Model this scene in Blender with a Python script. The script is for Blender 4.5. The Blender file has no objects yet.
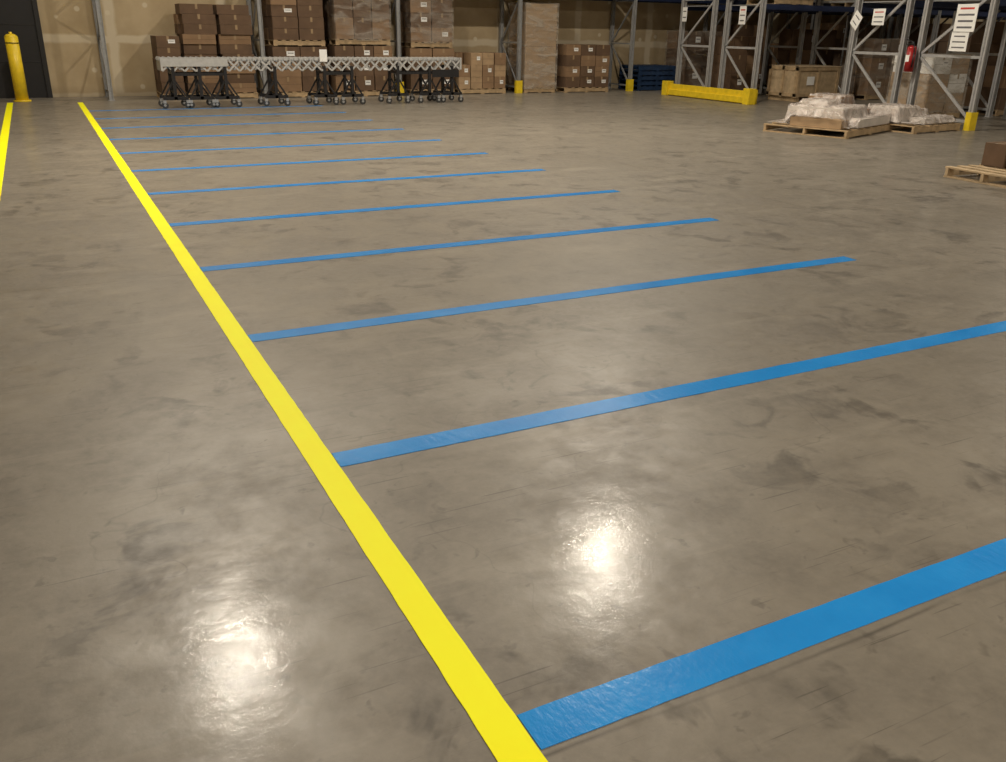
import bpy, bmesh, math, random
from mathutils import Vector, Matrix
random.seed(7)
S=bpy.context.scene
S.view_settings.view_transform='Standard'
S.view_settings.look='None'
S.view_settings.exposure=0.22

# ---------------------------------------------------------------- materials
def newmat(name):
    m=bpy.data.materials.new(name); m.use_nodes=True
    nt=m.node_tree; b=nt.nodes['Principled BSDF']
    return m,nt,b
def simple(name,col,rough=.5,metal=0,var=.15,scale=8,bump=0.0,bscale=60,spec=.5):
    m,nt,b=newmat(name)
    tc=nt.nodes.new('ShaderNodeTexCoord')
    n=nt.nodes.new('ShaderNodeTexNoise'); n.inputs['Scale'].default_value=scale; n.inputs['Detail'].default_value=6
    nt.links.new(tc.outputs['Object'],n.inputs['Vector'])
    r=nt.nodes.new('ShaderNodeValToRGB')
    r.color_ramp.elements[0].position=.3; r.color_ramp.elements[1].position=.7
    r.color_ramp.elements[0].color=(*[c*(1-var) for c in col],1)
    r.color_ramp.elements[1].color=(*[min(1,c*(1+var)) for c in col],1)
    nt.links.new(n.outputs['Fac'],r.inputs['Fac'])
    nt.links.new(r.outputs['Color'],b.inputs['Base Color'])
    b.inputs['Roughness'].default_value=rough; b.inputs['Metallic'].default_value=metal
    b.inputs['Specular IOR Level'].default_value=spec
    if bump:
        n2=nt.nodes.new('ShaderNodeTexNoise'); n2.inputs['Scale'].default_value=bscale; n2.inputs['Detail'].default_value=3
        nt.links.new(tc.outputs['Object'],n2.inputs['Vector'])
        bp=nt.nodes.new('ShaderNodeBump'); bp.inputs['Strength'].default_value=bump; bp.inputs['Distance'].default_value=.01
        nt.links.new(n2.outputs['Fac'],bp.inputs['Height']); nt.links.new(bp.outputs['Normal'],b.inputs['Normal'])
    return m
def mathn(nt,op,a,b=None,c=None):
    n=nt.nodes.new('ShaderNodeMath'); n.operation=op
    for i,x in enumerate((a,b,c)):
        if x is None: continue
        if isinstance(x,(int,float)): n.inputs[i].default_value=x
        else: nt.links.new(x,n.inputs[i])
    return n.outputs[0]
def noise(nt,vec,scale,detail=4,rough=.5,dist=0):
    n=nt.nodes.new('ShaderNodeTexNoise'); n.inputs['Scale'].default_value=scale; n.inputs['Detail'].default_value=detail
    n.inputs['Roughness'].default_value=rough; n.inputs['Distortion'].default_value=dist
    nt.links.new(vec,n.inputs['Vector']); return n.outputs['Fac']
def mapr(nt,v,a,b,c=0,d=1):
    n=nt.nodes.new('ShaderNodeMapRange'); nt.links.new(v,n.inputs[0])
    for i,x in enumerate((a,b,c,d)): n.inputs[i+1].default_value=x
    return n.outputs[0]
def mixc(nt,f,a,b,mode='MIX'):
    n=nt.nodes.new('ShaderNodeMix'); n.data_type='RGBA'; n.blend_type=mode
    if isinstance(f,(int,float)): n.inputs[0].default_value=f
    else: nt.links.new(f,n.inputs[0])
    for i,x in ((6,a),(7,b)):
        if isinstance(x,tuple): n.inputs[i].default_value=(*x,1)
        else: nt.links.new(x,n.inputs[i])
    return n.outputs[2]
def mapping(nt,vec,scale=(1,1,1),rot=(0,0,0),loc=(0,0,0)):
    n=nt.nodes.new('ShaderNodeMapping'); n.inputs['Scale'].default_value=scale; n.inputs['Rotation'].default_value=rot; n.inputs['Location'].default_value=loc
    nt.links.new(vec,n.inputs['Vector']); return n.outputs[0]

def floor_mat():
    m,nt,b=newmat('polished_concrete')
    tc=nt.nodes.new('ShaderNodeTexCoord'); V=tc.outputs['Object']
    big=noise(nt,V,.35,5,.6,.3)
    mid=noise(nt,V,1.9,9,.7,.4)
    fine=noise(nt,V,22,8,.7)
    col=mixc(nt,mapr(nt,big,.3,.7),(.170,.150,.120),(.238,.212,.172))
    col=mixc(nt,mapr(nt,mid,.40,.62,0,.80),col,(.124,.108,.086))
    col=mixc(nt,mapr(nt,fine,.3,.75,0,.42),col,(.27,.24,.195))
    # dark blotchy stains, denser in patches
    st=noise(nt,V,3.0,4,.6,.7)
    st=mathn(nt,'MULTIPLY',mapr(nt,st,.54,.62),mapr(nt,noise(nt,V,.7,3,.6),.42,.56,.15,1))
    st=mathn(nt,'MULTIPLY',st,mapr(nt,noise(nt,V,9,5,.6),.35,.6,.4,1))
    col=mixc(nt,mathn(nt,'MULTIPLY',st,.72),col,(.062,.053,.042))
    sp=noise(nt,V,11,3,.6,.5)
    col=mixc(nt,mapr(nt,sp,.63,.71,0,.5),col,(.085,.073,.058))
    # tyre rubs: broad faint curved dark bands
    tn=noise(nt,mapping(nt,V,(.25,1.2,1),(0,0,1.1),(4,2,0)),.9,2,.4)
    tb=mathn(nt,'MULTIPLY',mapr(nt,mathn(nt,'ABSOLUTE',mathn(nt,'SUBTRACT',tn,.5)),0,.02,1,0),mapr(nt,noise(nt,V,1.2,5,.7),.45,.65))
    col=mixc(nt,mathn(nt,'MULTIPLY',tb,.35),col,(.085,.073,.058))
    pale=mapr(nt,noise(nt,mapping(nt,V,(.5,2.5,1),(0,0,.2)),1.3,6,.7),.56,.72,0,.45)
    col=mixc(nt,pale,col,(.33,.295,.24))
    def scr(rot,off,thr,mth):
        vec=mapping(nt,V,(2.6,110,1),(0,0,rot),(off,off,0))
        n=noise(nt,vec,1,0,.4)
        a=mapr(nt,n,thr,thr+.03)
        mk=mapr(nt,noise(nt,mapping(nt,V,(1,1,1),(0,0,0),(off*3,off,0)),.9,2),mth,mth+.1)
        return mathn(nt,'MULTIPLY',a,mk)
    s=mathn(nt,'MAXIMUM',mathn(nt,'MAXIMUM',scr(.5,3.1,.78,.50),scr(-.9,8.3,.76,.48)),scr(1.35,21.0,.76,.48))
    n=noise(nt,mapping(nt,V,(1,1,1),(0,0,.4),(15,3,0)),.32,5,.55)
    cr=mathn(nt,'MULTIPLY',mapr(nt,mathn(nt,'ABSOLUTE',mathn(nt,'SUBTRACT',n,.5)),0,.0014,1,0),mapr(nt,noise(nt,V,.3,2),.46,.54))
    s=mathn(nt,'MAXIMUM',s,mathn(nt,'MULTIPLY',cr,.55))
    col=mixc(nt,mathn(nt,'MULTIPLY',s,.55),col,(.055,.046,.036))
    sx=nt.nodes.new('ShaderNodeSeparateXYZ'); nt.links.new(V,sx.inputs[0])
    wob=mathn(nt,'MULTIPLY',mathn(nt,'SUBTRACT',noise(nt,V,1.2,4),.5),.05)
    def joint(axis,pos,per,w):
        a=mathn(nt,'ADD',sx.outputs[axis],wob)
        a=mathn(nt,'SUBTRACT',a,pos)
        a=mathn(nt,'PINGPONG',a,per/2)
        return mapr(nt,a,0,w,1,0)
    j=mathn(nt,'MAXIMUM',joint(1,1.345,4.8,.010),joint(0,6.6,12,.010))
    col=mixc(nt,mathn(nt,'MULTIPLY',j,mapr(nt,noise(nt,V,1.7,3),.35,.6,.1,.8)),col,(.05,.042,.034))
    nt.links.new(col,b.inputs['Base Color'])
    rg=mathn(nt,'ADD',mapr(nt,mid,.3,.7,.36,.50),mapr(nt,noise(nt,V,9,6,.7),.35,.65,-.04,.08))
    nt.links.new(rg,b.inputs['Roughness'])
    b.inputs['Specular IOR Level'].default_value=.5
    nt.links.new(mapr(nt,mid,.35,.65,.24,.09),b.inputs['Coat Weight'])
    nt.links.new(mapr(nt,noise(nt,V,5,6,.7),.35,.65,.085,.19),b.inputs['Coat Roughness'])
    bp=nt.nodes.new('ShaderNodeBump'); bp.inputs['Strength'].default_value=.09; bp.inputs['Distance'].default_value=.01
    hh=noise(nt,V,20,7,.65)
    nt.links.new(hh,bp.inputs['Height']); nt.links.new(bp.outputs['Normal'],b.inputs['Normal'])
    nt.links.new(bp.outputs['Normal'],b.inputs['Coat Normal'])
    return m
def paint_mat(name,c1,c2,bump,rough,bs=45,spec=.5):
    m,nt,b=newmat(name)
    tc=nt.nodes.new('ShaderNodeTexCoord'); V=tc.outputs['Object']
    nt.links.new(mixc(nt,mapr(nt,noise(nt,V,3,6,.6),.35,.65),c1,c2),b.inputs['Base Color'])
    b.inputs['Roughness'].default_value=rough; b.inputs['Specular IOR Level'].default_value=spec
    bp=nt.nodes.new('ShaderNodeBump'); bp.inputs['Strength'].default_value=bump; bp.inputs['Distance'].default_value=.01
    nt.links.new(noise(nt,mapping(nt,V,(1,.45,1)),bs,3,.6),bp.inputs['Height']); nt.links.new(bp.outputs['Normal'],b.inputs['Normal'])
    return m
def wall_mat():
    m,nt,b=newmat('taped_drywall')
    tc=nt.nodes.new('ShaderNodeTexCoord'); V=tc.outputs['Object']
    col=mixc(nt,mapr(nt,noise(nt,V,1.1,5,.6),.35,.65),(.38,.29,.17),(.48,.38,.24))
    sx=nt.nodes.new('ShaderNodeSeparateXYZ'); nt.links.new(V,sx.inputs[0])
    wob=mathn(nt,'MULTIPLY',mathn(nt,'SUBTRACT',noise(nt,V,2.5,3),.5),.12)
    hz=mathn(nt,'PINGPONG',mathn(nt,'ADD',sx.outputs[2],wob),.61)
    vx=mathn(nt,'PINGPONG',mathn(nt,'ADD',mathn(nt,'ADD',sx.outputs[0],sx.outputs[1]),wob),1.22)
    j=mathn(nt,'MAXIMUM',mapr(nt,hz,.06,.11,1,0),mapr(nt,vx,.07,.13,1,0))
    col=mixc(nt,mathn(nt,'MULTIPLY',j,.75),col,(.62,.54,.40))
    vo=nt.nodes.new('ShaderNodeTexVoronoi'); vo.inputs['Scale'].default_value=2.4; nt.links.new(V,vo.inputs['Vector'])
    col=mixc(nt,mapr(nt,vo.outputs['Distance'],.10,.16,.7,0),col,(.64,.57,.43))
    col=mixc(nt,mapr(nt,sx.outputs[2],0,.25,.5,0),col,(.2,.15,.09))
    nt.links.new(col,b.inputs['Base Color']); b.inputs['Roughness'].default_value=.85
    return m
def film_mat(name,lo,hi,col):
    m,nt,b=newmat(name)
    tc=nt.nodes.new('ShaderNodeTexCoord'); V=tc.outputs['Object']
    b.inputs['Base Color'].default_value=(*col,1); b.inputs['Roughness'].default_value=.2
    n=noise(nt,mapping(nt,V,(1,1,3),(.3,.2,.4)),2.2,4,.5,.8)
    nt.links.new(mapr(nt,n,.42,.66,lo,hi),b.inputs['Alpha'])
    bp=nt.nodes.new('ShaderNodeBump'); bp.inputs['Strength'].default_value=.6; bp.inputs['Distance'].default_value=.03
    nt.links.new(n,bp.inputs['Height']); nt.links.new(bp.outputs['Normal'],b.inputs['Normal'])
    return m
def crumple_mat():
    m,nt,b=newmat('crumpled_plastic')
    tc=nt.nodes.new('ShaderNodeTexCoord'); V=tc.outputs['Object']
    n=noise(nt,V,3.2,6,.6,1.2)
    nt.links.new(mixc(nt,mapr(nt,noise(nt,V,6,4,.6,1),.4,.6),(.66,.60,.56),(.50,.43,.38)),b.inputs['Base Color'])
    b.inputs['Roughness'].default_value=.18
    nt.links.new(mapr(nt,n,.40,.58,.22,.85),b.inputs['Alpha'])
    bp=nt.nodes.new('ShaderNodeBump'); bp.inputs['Strength'].default_value=.7; bp.inputs['Distance'].default_value=.03
    nt.links.new(noise(nt,V,7,4,.6,2),bp.inputs['Height']); nt.links.new(bp.outputs['Normal'],b.inputs['Normal'])
    return m
M={}
M['floor']=floor_mat()
M['wall']=wall_mat()
M['blue']=paint_mat('blue_line_paint',(.014,.235,.66),(.022,.285,.74),.13,.20,38,.42)
M['yellow']=paint_mat('yellow_line_paint',(1.0,.95,.002),(1.0,1.0,.004),.03,.5,45,.2)
M['ypaint']=simple('yellow_steel',(.80,.58,.02),.4,0,.12)
M['steel']=simple('galvanised_steel',(.34,.345,.35),.42,.3,.12,14)
M['lsteel']=simple('light_steel',(.42,.42,.42),.4,.25,.1,14)
M['roller']=simple('roller_grey',(.46,.46,.45),.4,.1,.1,14)
M['black']=simple('black_steel',(.012,.012,.014),.4,0,.2)
M['rubber']=simple('caster_rubber',(.03,.03,.03),.6,0,.2)
M['beam']=simple('dark_blue_beam',(.015,.025,.07),.45,0,.2)
M['bluepal']=simple('blue_pallet_paint',(.012,.035,.09),.55,0,.3)
M['card']=simple('cardboard',(.25,.155,.085),.85,0,.12,5)
M['card2']=simple('cardboard_light',(.38,.26,.15),.85,0,.12,5)
M['card3']=simple('cardboard_dark',(.13,.078,.045),.85,0,.15,5)
M['tape']=simple('packing_tape',(.33,.23,.13),.3,0,.1)
M['wood']=simple('pallet_wood',(.42,.30,.17),.8,0,.25,9)
M['woodl']=simple('pale_wood',(.48,.36,.22),.8,0,.2,9)
M['paper']=simple('white_paper',(.85,.85,.83),.7,0,.03)
M['foam']=simple('pale_foam_sheet',(.60,.55,.50),.6,0,.1)
M['ink']=simple('printed_ink',(.12,.12,.13),.7,0,.1)
M['redink']=simple('red_printed_ink',(.55,.05,.04),.7,0,.1)
M['red']=simple('extinguisher_red',(.32,.012,.012),.3,0,.1)
M['door']=simple('black_door_paint',(.005,.005,.007),.5,0,.2)
M['ceil']=simple('ceiling_deck',(.30,.29,.27),.8,0,.1)
M['film']=film_mat('stretch_film',.06,.42,(.50,.45,.39)); M['film2']=film_mat('thick_stretch_film',.15,.55,(.55,.50,.43)); M['crumple']=crumple_mat()
me,nt,b=newmat('lamp_lens'); b.inputs['Base Color'].default_value=(.9,.9,.85,1); b.inputs['Emission Color'].default_value=(1,.86,.66,1); b.inputs['Emission Strength'].default_value=4; M['lens']=me

# ---------------------------------------------------------------- builder
class B:
    def __init__(s,name): s.name=name; s.bm=bmesh.new(); s.mats=[]
    def mi(s,k):
        if k not in s.mats: s.mats.append(k)
        return s.mats.index(k)
    def box(s,c,d,k,rz=0,R=None):
        mat=Matrix.Translation(c)@(R if R is not None else Matrix.Rotation(rz,4,'Z'))@Matrix.Diagonal((d[0],d[1],d[2],1))
        r=bmesh.ops.create_cube(s.bm,size=1,matrix=mat); i=s.mi(k)
        for f in {f for v in r['verts'] for f in v.link_faces}: f.material_index=i
        return s
    def b2(s,x0,x1,y0,y1,z0,z1,k): return s.box(((x0+x1)/2,(y0+y1)/2,(z0+z1)/2),(x1-x0,y1-y0,z1-z0),k)
    def bar(s,p,q,w,h,k):
        p=Vector(p);q=Vector(q);d=q-p
        R=d.to_track_quat('Z','X').to_matrix().to_4x4()
        return s.box((p+q)/2,(w,h,d.length),k,R=R)
    def cyl(s,p,q,r,k,seg=16,r2=None):
        p=Vector(p);q=Vector(q);d=q-p
        mat=Matrix.Translation((p+q)/2)@d.to_track_quat('Z','X').to_matrix().to_4x4()
        g=bmesh.ops.create_cone(s.bm,cap_ends=True,segments=seg,radius1=r,radius2=r if r2 is None else r2,depth=d.length,matrix=mat); i=s.mi(k)
        for f in {f for v in g['verts'] for f in v.link_faces}:
            f.material_index=i; f.smooth=len(f.verts)==4
        return s
    def sph(s,c,r,k,sc=(1,1,1),seg=16):
        g=bmesh.ops.create_uvsphere(s.bm,u_segments=seg,v_segments=seg//2,radius=r,matrix=Matrix.Translation(c)@Matrix.Diagonal((*sc,1))); i=s.mi(k)
        for f in {f for v in g['verts'] for f in v.link_faces}: f.material_index=i; f.smooth=True
        return s
    def done(s,bev=0,loc=None,rz=0,seg=1):
        me=bpy.data.meshes.new(s.name); s.bm.to_mesh(me); s.bm.free()
        for k in s.mats: me.materials.append(M[k])
        o=bpy.data.objects.new(s.name,me); S.collection.objects.link(o)
        if loc: o.location=loc
        o.rotation_euler.z=rz
        if bev:
            md=o.modifiers.new('bevel','BEVEL'); md.width=bev; md.segments=seg; md.limit_method='ANGLE'
        return o

# ---------------------------------------------------------------- room shell
WX0,WX1,WY0,WY1,H=-5,42,-14,22.7,9.2
B('floor').b2(WX0-.2,WX1+.2,WY0-.2,WY1+.2,-.3,0,'floor').done()
B('ceiling').b2(WX0-.2,WX1+.2,WY0-.2,WY1+.2,H,H+.2,'ceil').done()
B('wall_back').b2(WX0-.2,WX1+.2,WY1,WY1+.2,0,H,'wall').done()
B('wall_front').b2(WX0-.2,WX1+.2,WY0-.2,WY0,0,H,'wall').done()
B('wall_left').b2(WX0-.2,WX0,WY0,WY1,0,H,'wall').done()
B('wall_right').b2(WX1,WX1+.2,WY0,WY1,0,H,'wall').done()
# dark door at the far left
d=B('door_1'); Y=WY1
d.b2(-2.2,.20,Y-.05,Y-.005,0,3.0,'door')
for z in (.75,1.5,2.25): d.b2(-2.2,.20,Y-.058,Y-.05,z-.01,z+.01,'black')
d.b2(.20,.30,Y-.10,Y-.003,0,3.1,'black'); d.b2(-2.3,-2.2,Y-.10,Y-.003,0,3.1,'black'); d.b2(-2.3,.30,Y-.10,Y-.003,3.0,3.1,'black')
d.done(.004)

# ---------------------------------------------------------------- painted floor lines
def strip(name,x0,x1,y0,y1,k,z=.0025,along='x'):
    n=max(8,int((x1-x0 if along=='x' else y1-y0)/.06)); vs=[];fs=[]
    for i in range(n+1):
        t=i/n; j=lambda: random.uniform(-.0012,.0012)
        if along=='x':
            X=x0+(x1-x0)*t; a=(X,y0+j()); c=(X,y1+j())
        else:
            Yy=y0+(y1-y0)*t; a=(x1+j(),Yy); c=(x0+j(),Yy)
        vs+=[(a[0],a[1],z),(c[0],c[1],z),(a[0],a[1],.0002),(c[0],c[1],.0002)]
    for i in range(n):
        p=i*4;q=p+4
        fs+=[(p,q,q+1,p+1),(p+2,q+2,q,p),(p+1,q+1,q+3,p+3)]
    fs+=[(0,1,3,2),(n*4,n*4+2,n*4+3,n*4+1)]
    me=bpy.data.meshes.new(name); me.from_pydata(vs,[],fs); me.materials.append(M[k])
    o=bpy.data.objects.new(name,me); S.collection.objects.link(o); return o
strip('yellow_floor_line',.720,.825,-3,21.1,'yellow',.003,'y')
strip('yellow_floor_line',-.585,-.475,-3,21.4,'yellow',.003,'y')
for k in range(12):
    y=1.436+1.6*k
    strip('blue_floor_line',.829,5.38,y-.063,y+.063,'blue',.0025,'x')

# ---------------------------------------------------------------- bollard
b_=B('safety_bollard')
b_.cyl((0,0,0),(0,0,.03),.17,'ypaint',24); b_.cyl((0,0,.03),(0,0,1.26),.125,'ypaint',24); b_.sph((0,0,1.26),.125,'ypaint',(1,1,.55),24)
b_.cyl((0,0,1.31),(0,0,1.36),.03,'ypaint',12)
b_.cyl((0,0,1.14),(0,0,1.16),.13,'black',24)
b_.done(0,(-.30,21.7,0))

# ---------------------------------------------------------------- pallet racks
def post(b,x,y,h,k='steel',w=.045):
    b.b2(x-w,x+w,y-.006,y+.006,0,h,k); b.b2(x-w,x-w+.008,y-.045,y+.045,0,h,k); b.b2(x+w-.008,x+w,y-.045,y+.045,0,h,k)
    b.b2(x-.07,x+.07,y-.06,y+.06,0,.012,k)
def frame(b,x,y0,y1,h,foot=True,k='steel',w=.045,t=.04):
    for y in (y0,y1): post(b,x,y,h,k,w)
    z=.15; up=True
    while z<h-.9:
        b.bar((x,y0,z),(x,y1,z),t,.03,k)
        b.bar((x,y0,z),(x,y1,z+1.1),t,.03,k) if up else b.bar((x,y1,z),(x,y0,z+1.1),t,.03,k)
        z+=1.1; up=not up
    if foot:
        for y in (y0,):
            s=-1
            b.b2(x-.09,x+.09,y+s*.055-.008,y+s*.055+.008,0,.32,'ypaint')
            b.b2(x-.09,x-.075,y-.05,y+.05,0,.32,'ypaint'); b.b2(x+.075,x+.09,y-.05,y+.05,0,.32,'ypaint')
def beams(b,x0,x1,y0,y1,zs,k='beam'):
    for z in zs:
        for y in (y0,y1):
            b.b2(x0+.05,x1-.05,y-.03,y+.03,z,z+.12,k)
        b.b2(x0+.06,x1-.06,y0+.03,y1-.03,z+.09,z+.11,'steel')
XS=[1.42,4.75,8.06,11.40,14.95,18.3,21.6,25,28.4]
r=B('wall_pallet_rack')
for i,x in enumerate(XS): frame(r,x,21.5,22.55,6.5,foot=i>1)
for a,c in zip(XS[1:],XS[2:]): beams(r,a,c,21.5,22.55,(2.35,4.3))
r.done()
def dbl(name,x0,ys,n,zs):
    r=B(name)
    for i in range(n):
        x=x0+i*3.0
        frame(r,x,ys[0],ys[1],6.5,i==0,'lsteel',.055,.05); frame(r,x,ys[2],ys[3],6.5,False,'lsteel',.055,.05)
        if i:
            beams(r,x-3.0,x,ys[0],ys[1],zs); beams(r,x-3.0,x,ys[2],ys[3],zs)
    return r
r=dbl('double_pallet_rack',15.35,(16.9,18.1,18.6,19.85),6,(2.1,4.0)); r.done()
r=dbl('double_pallet_rack',15.10,(10.85,12.2,12.6,13.85),6,(2.1,4.0)); r.done()
g=B('rack_end_guard')
g.b2(15.05,15.20,16.75,19.95,.02,.16,'ypaint'); g.b2(15.10,15.15,16.75,19.95,.0,.30,'ypaint')
for y in (16.75,19.95):
    g.b2(15.02,15.24,y-.05,y+.05,0,.34,'ypaint'); g.b2(15.0,15.22,y-.11,y+.11,0,.36,'ypaint')
g.done(.006)

# ---------------------------------------------------------------- signs
def sign(y,z,w,h,x=15.03,tilt=0,lines=3,first='ink',parent='notice_sign'):
    s=B(parent); s.b2(-.004,.004,-w/2,w/2,-h/2,h/2,'paper')
    for i in range(lines):
        zz=h/2-h*(i+.7)/(lines+.4); ww=w*random.uniform(.55,.8)
        s.b2(-.0052,-.004,-ww/2,ww/2,zz-h*.035,zz+h*.035,first if i==0 else 'ink')
    s.b2(.004,.02,-.02,.02,-.02,.02,'steel')
    o=s.done(0,(x,y,z)); o.rotation_euler=(tilt,0,-.2); return o
sign(11.27,1.90,.50,.46,14.98,lines=4,first='redink'); sign(11.32,1.50,.42,.32,14.98,lines=3)
sign(13.2,1.92,.36,.30,14.98,lines=3,first='redink'); sign(13.75,1.86,.26,.30,14.98,tilt=.6,lines=2)
sign(17.4,1.97,.30,.40,15.20,lines=3,first='redink'); sign(19.6,2.0,.24,.34,15.20,lines=2)

e=B('fire_extinguisher')
e.cyl((0,0,0),(0,0,.42),.085,'red',20); e.sph((0,0,.42),.085,'red',(1,1,.6)); e.cyl((0,0,.45),(0,0,.54),.025,'black')
e.bar((0,0,.53),(-.12,.05,.57),.02,.02,'black'); e.bar((0,0,.51),(-.11,.05,.49),.02,.02,'black')
e.cyl((0,-.03,.5),(-.06,-.11,.35),.012,'black'); e.cyl((-.06,-.11,.35),(-.05,-.10,.08),.014,'black'); e.b2(.05,.11,-.03,.03,.1,.35,'steel')
e.b2(-.09,-.084,-.04,.04,.18,.3,'paper')
e.done(0,(14.93,12.25,.95))

# ---------------------------------------------------------------- pallets and cartons
def pallet(b,x,y,z,w,d,k='wood',rz=0):
    T=Matrix.Translation((x,y,z))@Matrix.Rotation(rz,4,'Z')
    def bx(c,dd): b.box(T@Vector(c),dd,k,rz)
    for yy in (-d/2+.03,0,d/2-.03): bx((0,yy,.065),(w,.04,.09))
    n=7
    for i in range(n): bx((-w/2+.05+i*(w-.1)/(n-1),0,.12),(.095,d,.018))
    for i in (0,3,6): bx((-w/2+.05+i*(w-.1)/(n-1),0,.01),(.095,d,.018))
def carton(b,x,y,z,w,d,h,k,rz=0,label=False,tape=True):
    b.box((x,y,z+h/2),(w,d,h),k,rz)
    R=Matrix.Translation((x,y,z))@Matrix.Rotation(rz,4,'Z')
    if tape:
        b.box(R@Vector((0,0,h+.0008)),(w*1.001,.05,.0016),'tape',rz)
        b.box(R@Vector((0,-d/2-.0008,h-.05)),(.05,.0016,.1),'tape',rz)
        b.box(R@Vector((0,-d/2-.0006,h*.5)),(w*.96,.001,.006),'card3',rz)
    if label:
        b.box(R@Vector((w*.15,-d/2-.0015,h*.55)),(w*.30,.002,h*.32),'paper',rz)
        b.box(R@Vector((w*.15,-d/2-.003,h*.58)),(w*.22,.001,h*.05),'ink',rz)
def stackin(b,x0,x1,y0,y1,z0,z1,nx,ny,nz,ks,pal='wood',label=.3,film=False,jit=.015,gap=.008,top=None):
    pallet(b,(x0+x1)/2,(y0+y1)/2,z0,x1-x0,y1-y0,pal)
    zb=z0+.132; hh=(z1-zb)/nz; w=(x1-x0)/nx; d=(y1-y0)/ny
    for k in range(nz):
        for i in range(nx):
            for j in range(ny):
                if top and k==nz-1 and random.random()<top: continue
                carton(b,x0+w*(i+.5)+random.uniform(-jit,jit)*.5,y0+d*(j+.5)+random.uniform(-jit,jit)*.5,zb+hh*k,w-gap-jit,d-gap-jit,hh-.004,random.choice(ks),random.uniform(-.012,.012),random.random()<label and j==0)
    if film: b.b2(x0-.02,x1+.02,y0-.025,y1+.02,z0+.10,z1+.015,'film' if film is True else film)
def stack(name,x0,x1,y0,y1,z1,nx,ny,nz,ks,**kw):
    b=B(name); stackin(b,x0,x1,y0,y1,0,z1,nx,ny,nz,ks,**kw); return b.done(.004)
def stack2(name,x0,x1,y0,y1,zm,z1,nx,ny,n1,n2,ks,film2=False,top2=None,**kw):
    b=B(name); stackin(b,x0,x1,y0,y1,0,zm,nx,ny,n1,ks,**kw)
    stackin(b,x0+.05,x1-.04,y0+.02,y1,zm+.012,z1,nx,ny,n2,ks,film=film2,top=top2,**kw); return b.done(.004)
D3=['card3','card3','card']
stack('carton_pallet_stack',2.45,2.95,21.35,22.4,1.32,1,2,5,D3,label=.1)
stack('carton_pallet_stack',3.0,4.55,21.4,22.4,1.98,2,2,9,D3,label=.0,jit=.07)
stack2('carton_pallet_stack',4.95,6.25,21.4,22.4,1.12,2.25,2,2,3,4,D3,label=.1,top2=.2)
stack2('carton_pallet_stack',6.40,7.85,21.35,22.4,1.15,2.25,3,2,3,2,['card','card3','card3'],label=.3,film2=True)
stack2('carton_pallet_stack',8.35,9.55,21.5,22.4,1.1,2.25,2,2,3,3,D3,label=.25,film2=True)
stack('carton_pallet_stack',9.65,11.0,21.45,22.4,1.0,4,2,3,['card2','card'],label=.4,top=.35)
stack('wrapped_tall_carton',11.55,12.5,21.45,22.4,2.2,1,1,1,['card2'],label=0,film='film2')
stack('carton_pallet_stack',12.75,14.15,21.35,22.35,1.22,3,2,4,['card','card3'],label=.8)
p=B('blue_pallet_stack')
for i in range(5): pallet(p,15.9,22.0,i*.135,1.3,1.0,'bluepal')
p.done()
stack('carton_pallet_stack',16.8,18.05,21.45,22.4,1.6,2,2,3,D3,label=.2,film=True)
stack('carton_pallet_stack',18.6,19.9,21.45,22.4,1.8,2,2,4,D3,label=.3)
stack('carton_pallet_stack',20.1,21.3,21.45,22.4,1.3,2,2,3,['card','card2'],label=.3)
stack('carton_pallet_stack',21.9,24.5,21.45,22.4,1.9,4,2,4,D3,label=.3)
stack('carton_pallet_stack',25.3,27.9,21.45,22.4,1.9,4,2,3,D3,label=.3)
c=B('wooden_crate')
c.b2(0,1.4,0,1.0,.12,.82,'woodl')
for x in (.0,.66,1.32): c.b2(x,x+.08,-.02,0,.10,.84,'wood')
for z in (.12,.74): c.b2(0,1.4,-.022,-.001,z,z+.08,'wood'); c.b2(-.02,-.0,0,1.0,z,z+.08,'wood')
for y in (0,.46,.92): c.b2(-.02,0,y,y+.08,.1,.84,'wood')
for x in (.05,.65,1.25): c.b2(x,x+.1,0,1.0,0,.12,'wood')
c.b2(-.02,1.42,-.03,1.02,.82,.84,'woodl'); c.b2(.3,.55,-.024,-.0225,.4,.6,'paper')
c.done(.004,(16.82,17.0,0))
stack('carton_pallet_stack',19.3,20.5,17.0,18.0,1.5,2,2,3,D3,label=.4,film=True)
stack('carton_pallet_stack',16.2,17.2,18.75,19.7,1.5,2,2,3,D3,label=.3)
stack('carton_pallet_stack',18.6,19.8,18.75,19.7,1.7,2,2,3,D3,label=.3)
stack('carton_pallet_stack',21.7,24.0,17.0,18.0,1.9,3,2,4,D3,label=.3)
stack('wrapped_carton_load',16.2,17.3,12.7,13.7,1.25,2,2,3,['card2','paper'],label=.2,film='film2')
stack('carton_pallet_stack',18.5,19.8,12.7,13.7,1.9,2,2,4,D3,label=.3)
stack('carton_pallet_stack',20.0,21.0,12.7,13.7,1.9,2,2,4,D3,label=.3)
stack('carton_pallet_stack',21.5,23.5,11.0,12.0,1.9,3,2,4,D3,label=.3)
for (x0,x1,y0,y1) in ((15.8,17,17,18),(18.6,19.9,17,18),(20,21.1,17,18),(15.6,16.8,11,12.1),(16.9,18,11,12.1),(18.5,19.9,11,12.1),(5.1,6.3,21.6,22.4),(8.5,9.7,21.6,22.4),(12,13.3,21.6,22.4)):
    zb=2.22 if y0<20 else 2.47
    o=stack('upper_pallet_load',x0,x1,y0,y1,1.3,2,2,3,['card','card3'],label=.2); o.location.z=zb

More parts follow.
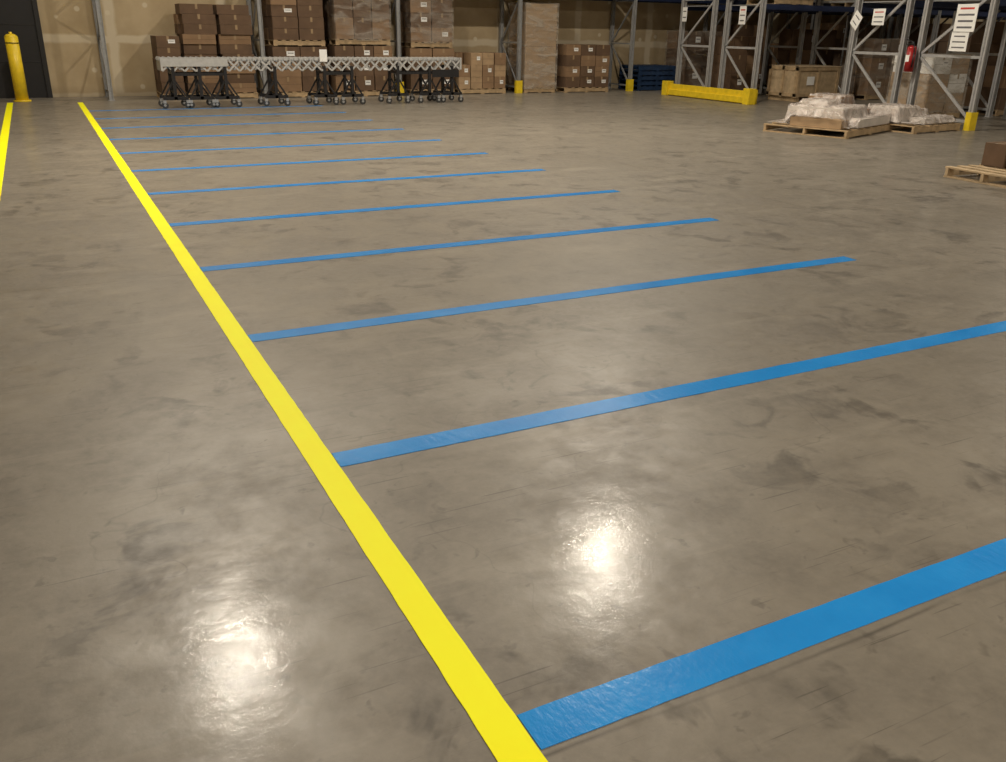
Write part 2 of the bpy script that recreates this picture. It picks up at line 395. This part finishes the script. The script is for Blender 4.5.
# ---------------------------------------------------------------- plastic covered pallets on the open floor
def lump(name,x,y,w,d,rz,k='crumple',z0=.135,seed=0,pal='wood',cells=()):
    # low goods of different heights under a loose crumpled plastic sheet
    from mathutils import noise as mn
    b=B(name); pallet(b,0,0,0,w,d,pal)
    for (cx,cy,cw,cd,ch,kk,a) in cells: b.box((cx*w,cy*d,z0+ch/2),(cw*w,cd*d,ch),kk,a)
    def top(px,py):
        t=.02
        for (cx,cy,cw,cd,ch,kk,a) in cells:
            if abs(px-cx*w)<cw*w/2+.03 and abs(py-cy*d)<cd*d/2+.03: t=max(t,ch+.015)
        return t
    bm=b.bm; i=b.mi(k); N=60; g=[]
    H_=[[top((a/N-.5)*w*.97,(c/N-.5)*d*.97) for c in range(N+1)] for a in range(N+1)]
    H_=[[sum(H_[min(N,max(0,a+p))][min(N,max(0,c+q))] for p in (-1,0,1) for q in (-1,0,1))/9 for c in range(N+1)] for a in range(N+1)]
    for a in range(N+1):
        row=[]
        for c in range(N+1):
            u=a/N*2-1; v=c/N*2-1
            n=mn.noise(Vector((u*5+seed,v*5,seed))); n2=mn.fractal(Vector((u*9+seed,v*9,3)),.8,2,3)
            row.append(bm.verts.new((u*w*.485*(1+.02*n),v*d*.485*(1+.02*n2),z0+H_[a][c]+.018*n2+.012)))
        g.append(row)
    for a in range(N):
        for c in range(N):
            f=bm.faces.new((g[a][c],g[a+1][c],g[a+1][c+1],g[a][c+1])); f.material_index=i; f.smooth=True
    return b.done(0,(x,y,0),rz)
lump('plastic_covered_pallet',12.40,11.62,2.0,1.5,.35,seed=2.2,cells=((-.10,.0,.48,.66,.30,'foam',0),(.30,.2,.30,.40,.42,'card',.05),(-.40,-.1,.14,.6,.14,'card2',0),(.1,-.41,.7,.12,.13,'foam',.0),(.36,-.12,.22,.2,.22,'card',.05),(-.1,.1,.25,.3,.38,'foam',.1)))
lump('plastic_covered_pallet',14.13,11.42,1.40,1.25,.10,seed=7.7,cells=((-.2,.1,.45,.5,.26,'foam',0),(.22,.2,.4,.4,.18,'card2',0),(.1,-.3,.6,.25,.10,'foam',.0)))
q=B('pallet_with_cartons'); pallet(q,0,0,0,1.25,1.05,'woodl')
carton(q,.25,-.16,.132,.62,.60,.25,'card',0,False); carton(q,.22,.32,.132,.62,.30,.27,'card3',.02,False)
carton(q,.30,-.12,.384,.50,.52,.18,'card2',.05,False)
q.done(.004,(10.30,6.62,0),-.06)

# ---------------------------------------------------------------- expandable roller conveyor
def conveyor():
    b=B('expandable_roller_conveyor')
    x0,x1,y0,y1,zt=2.25,8.65,19.15,19.72,.91
    n=30; dx=(x1-x0)/n; hz=.21
    for y in (y0,y1):
        for i in range(n):
            a=x0+i*dx
            b.bar((a,y,zt-hz),(a+dx,y,zt),.034,.008,'roller'); b.bar((a,y+.012,zt),(a+dx,y+.012,zt-hz),.034,.008,'roller')
            b.cyl((a,y-.02,zt),(a,y+.02,zt),.014,'steel',8)
    for i in range(n*2+1):
        a=x0+i*dx/2
        b.cyl((a,y0,zt),(a,y1,zt),.008,'steel',8)
        for j in range(7):
            yy=y0+.04+j*(y1-y0-.08)/6
            b.cyl((a,yy-.013,zt+.014),(a,yy+.013,zt+.014),.036,'roller',12)
    for a in (x0,x1): b.b2(a-.02,a+.02,y0-.03,y1+.03,zt-.2,zt+.05,'roller')
    b.b2(x0,3.5,y0-.022,y0-.015,zt-.12,zt+.03,'roller')
    for a in (2.45,2.95,3.45,4.45,5.5,6.1,7.15,7.9,8.45):
        for y in (y0+.02,y1-.02):
            b.bar((a,y,.16),(a,y,zt-.12),.06,.06,'black')
            b.bar((a-.24,y,.19),(a+.24,y,.19),.06,.06,'black')
            b.bar((a-.22,y,.2),(a,y,.55),.03,.03,'black'); b.bar((a+.22,y,.2),(a,y,.55),.03,.03,'black')
            for s in (-.22,.22):
                b.b2(a+s-.03,a+s+.03,y-.03,y+.03,.10,.17,'steel')
                b.cyl((a+s,y-.02,.065),(a+s,y+.02,.065),.065,'rubber',16); b.cyl((a+s,y-.024,.065),(a+s,y+.024,.065),.026,'steel',10)
        b.bar((a,y0,.30),(a,y1,.30),.04,.03,'black'); b.bar((a,y0,zt-.24),(a,y1,zt-.24),.05,.05,'black')
    for u,v in ((2.45,3.45),(5.5,6.1),(7.15,8.45)):
        b.bar((u,y0+.02,zt-.27),(v,y0+.02,zt-.27),.05,.03,'black'); b.bar((u,y1-.02,zt-.27),(v,y1-.02,zt-.27),.05,.03,'black')
    b.b2(7.95,8.6,y0-.04,y0-.02,zt-.36,zt-.20,'black')
    b.b2(5.40,5.56,y0-.04,y0-.035,.88,1.12,'paper')
    return b.done()
conveyor()

# ---------------------------------------------------------------- lamps and added fill lights
COL=(1,.90,.75)
def lamp(x,y,z,power,size=.42,col=COL):
    b=B('high_bay_or_fill_lamp'); b.cyl((0,0,.04),(0,0,.30),.30,'steel',28,.14); b.cyl((0,0,.30),(0,0,.52),.12,'black',20)
    b.cyl((0,0,.52),(0,0,H-z-.01),.012,'black',8); b.cyl((0,0,.03),(0,0,.045),.27,'lens',28)
    b.done(0,(x,y,z))
    L=bpy.data.lights.new('lamp_or_fill_light','AREA'); L.shape='DISK'; L.size=size; L.energy=power; L.color=col
    o=bpy.data.objects.new('lamp_or_fill_light',L); o.location=(x,y,z-.02); S.collection.objects.link(o)
def fill_panel(x,y,z,power,L_=3.6,W_=.5,col=COL):  # invented wide panel, added as soft fill for the back wall
    b=B('added_fill_panel'); b.b2(-L_/2,L_/2,-W_/2,W_/2,.02,.12,'lsteel'); b.b2(-L_/2+.05,L_/2-.05,-W_/2+.04,W_/2-.04,.008,.02,'paper')
    for s in (-1.2,1.2): b.cyl((s,0,.12),(s,0,H-z-.01),.01,'black',8)
    b.done(0,(x,y,z))
    L=bpy.data.lights.new('back_fill_light','AREA'); L.shape='RECTANGLE'; L.size=L_; L.size_y=W_; L.energy=power; L.color=col
    o=bpy.data.objects.new('back_fill_light',L); o.location=(x,y,z-.01); S.collection.objects.link(o)
lamp(1.47,12.0,8,580); lamp(8.47,12.0,8,580); lamp(27.5,14.9,8,380)  # third one is an added fill lamp for the right-hand racks
for x in (2,8,15,24): lamp(x,-4.0,8,440)  # unseen row behind the camera, added to light the room
for x in (4.0,11.5): fill_panel(x,20.4,8,170,7.0,.8)
w=bpy.data.worlds.new('World'); S.world=w; w.use_nodes=True
w.node_tree.nodes['Background'].inputs[0].default_value=(1,.9,.75,1); w.node_tree.nodes['Background'].inputs[1].default_value=.05

# ---------------------------------------------------------------- camera
d2=Vector((.8915,.1566,-.4250)); d1=Vector((-.4529,.3418,-.8235)); zz=d2.cross(d1).normalized(); d2.normalize(); d1=zz.cross(d2).normalized()
R=Matrix((d2,d1,zz)).to_4x4()
cam=bpy.data.cameras.new('camera'); co=bpy.data.objects.new('camera',cam); S.collection.objects.link(co)
co.matrix_world=Matrix.Translation((0,0,1.6))@R
cam.sensor_width=36; cam.sensor_fit='HORIZONTAL'; cam.lens=871/1006*36; cam.clip_end=200
S.camera=co
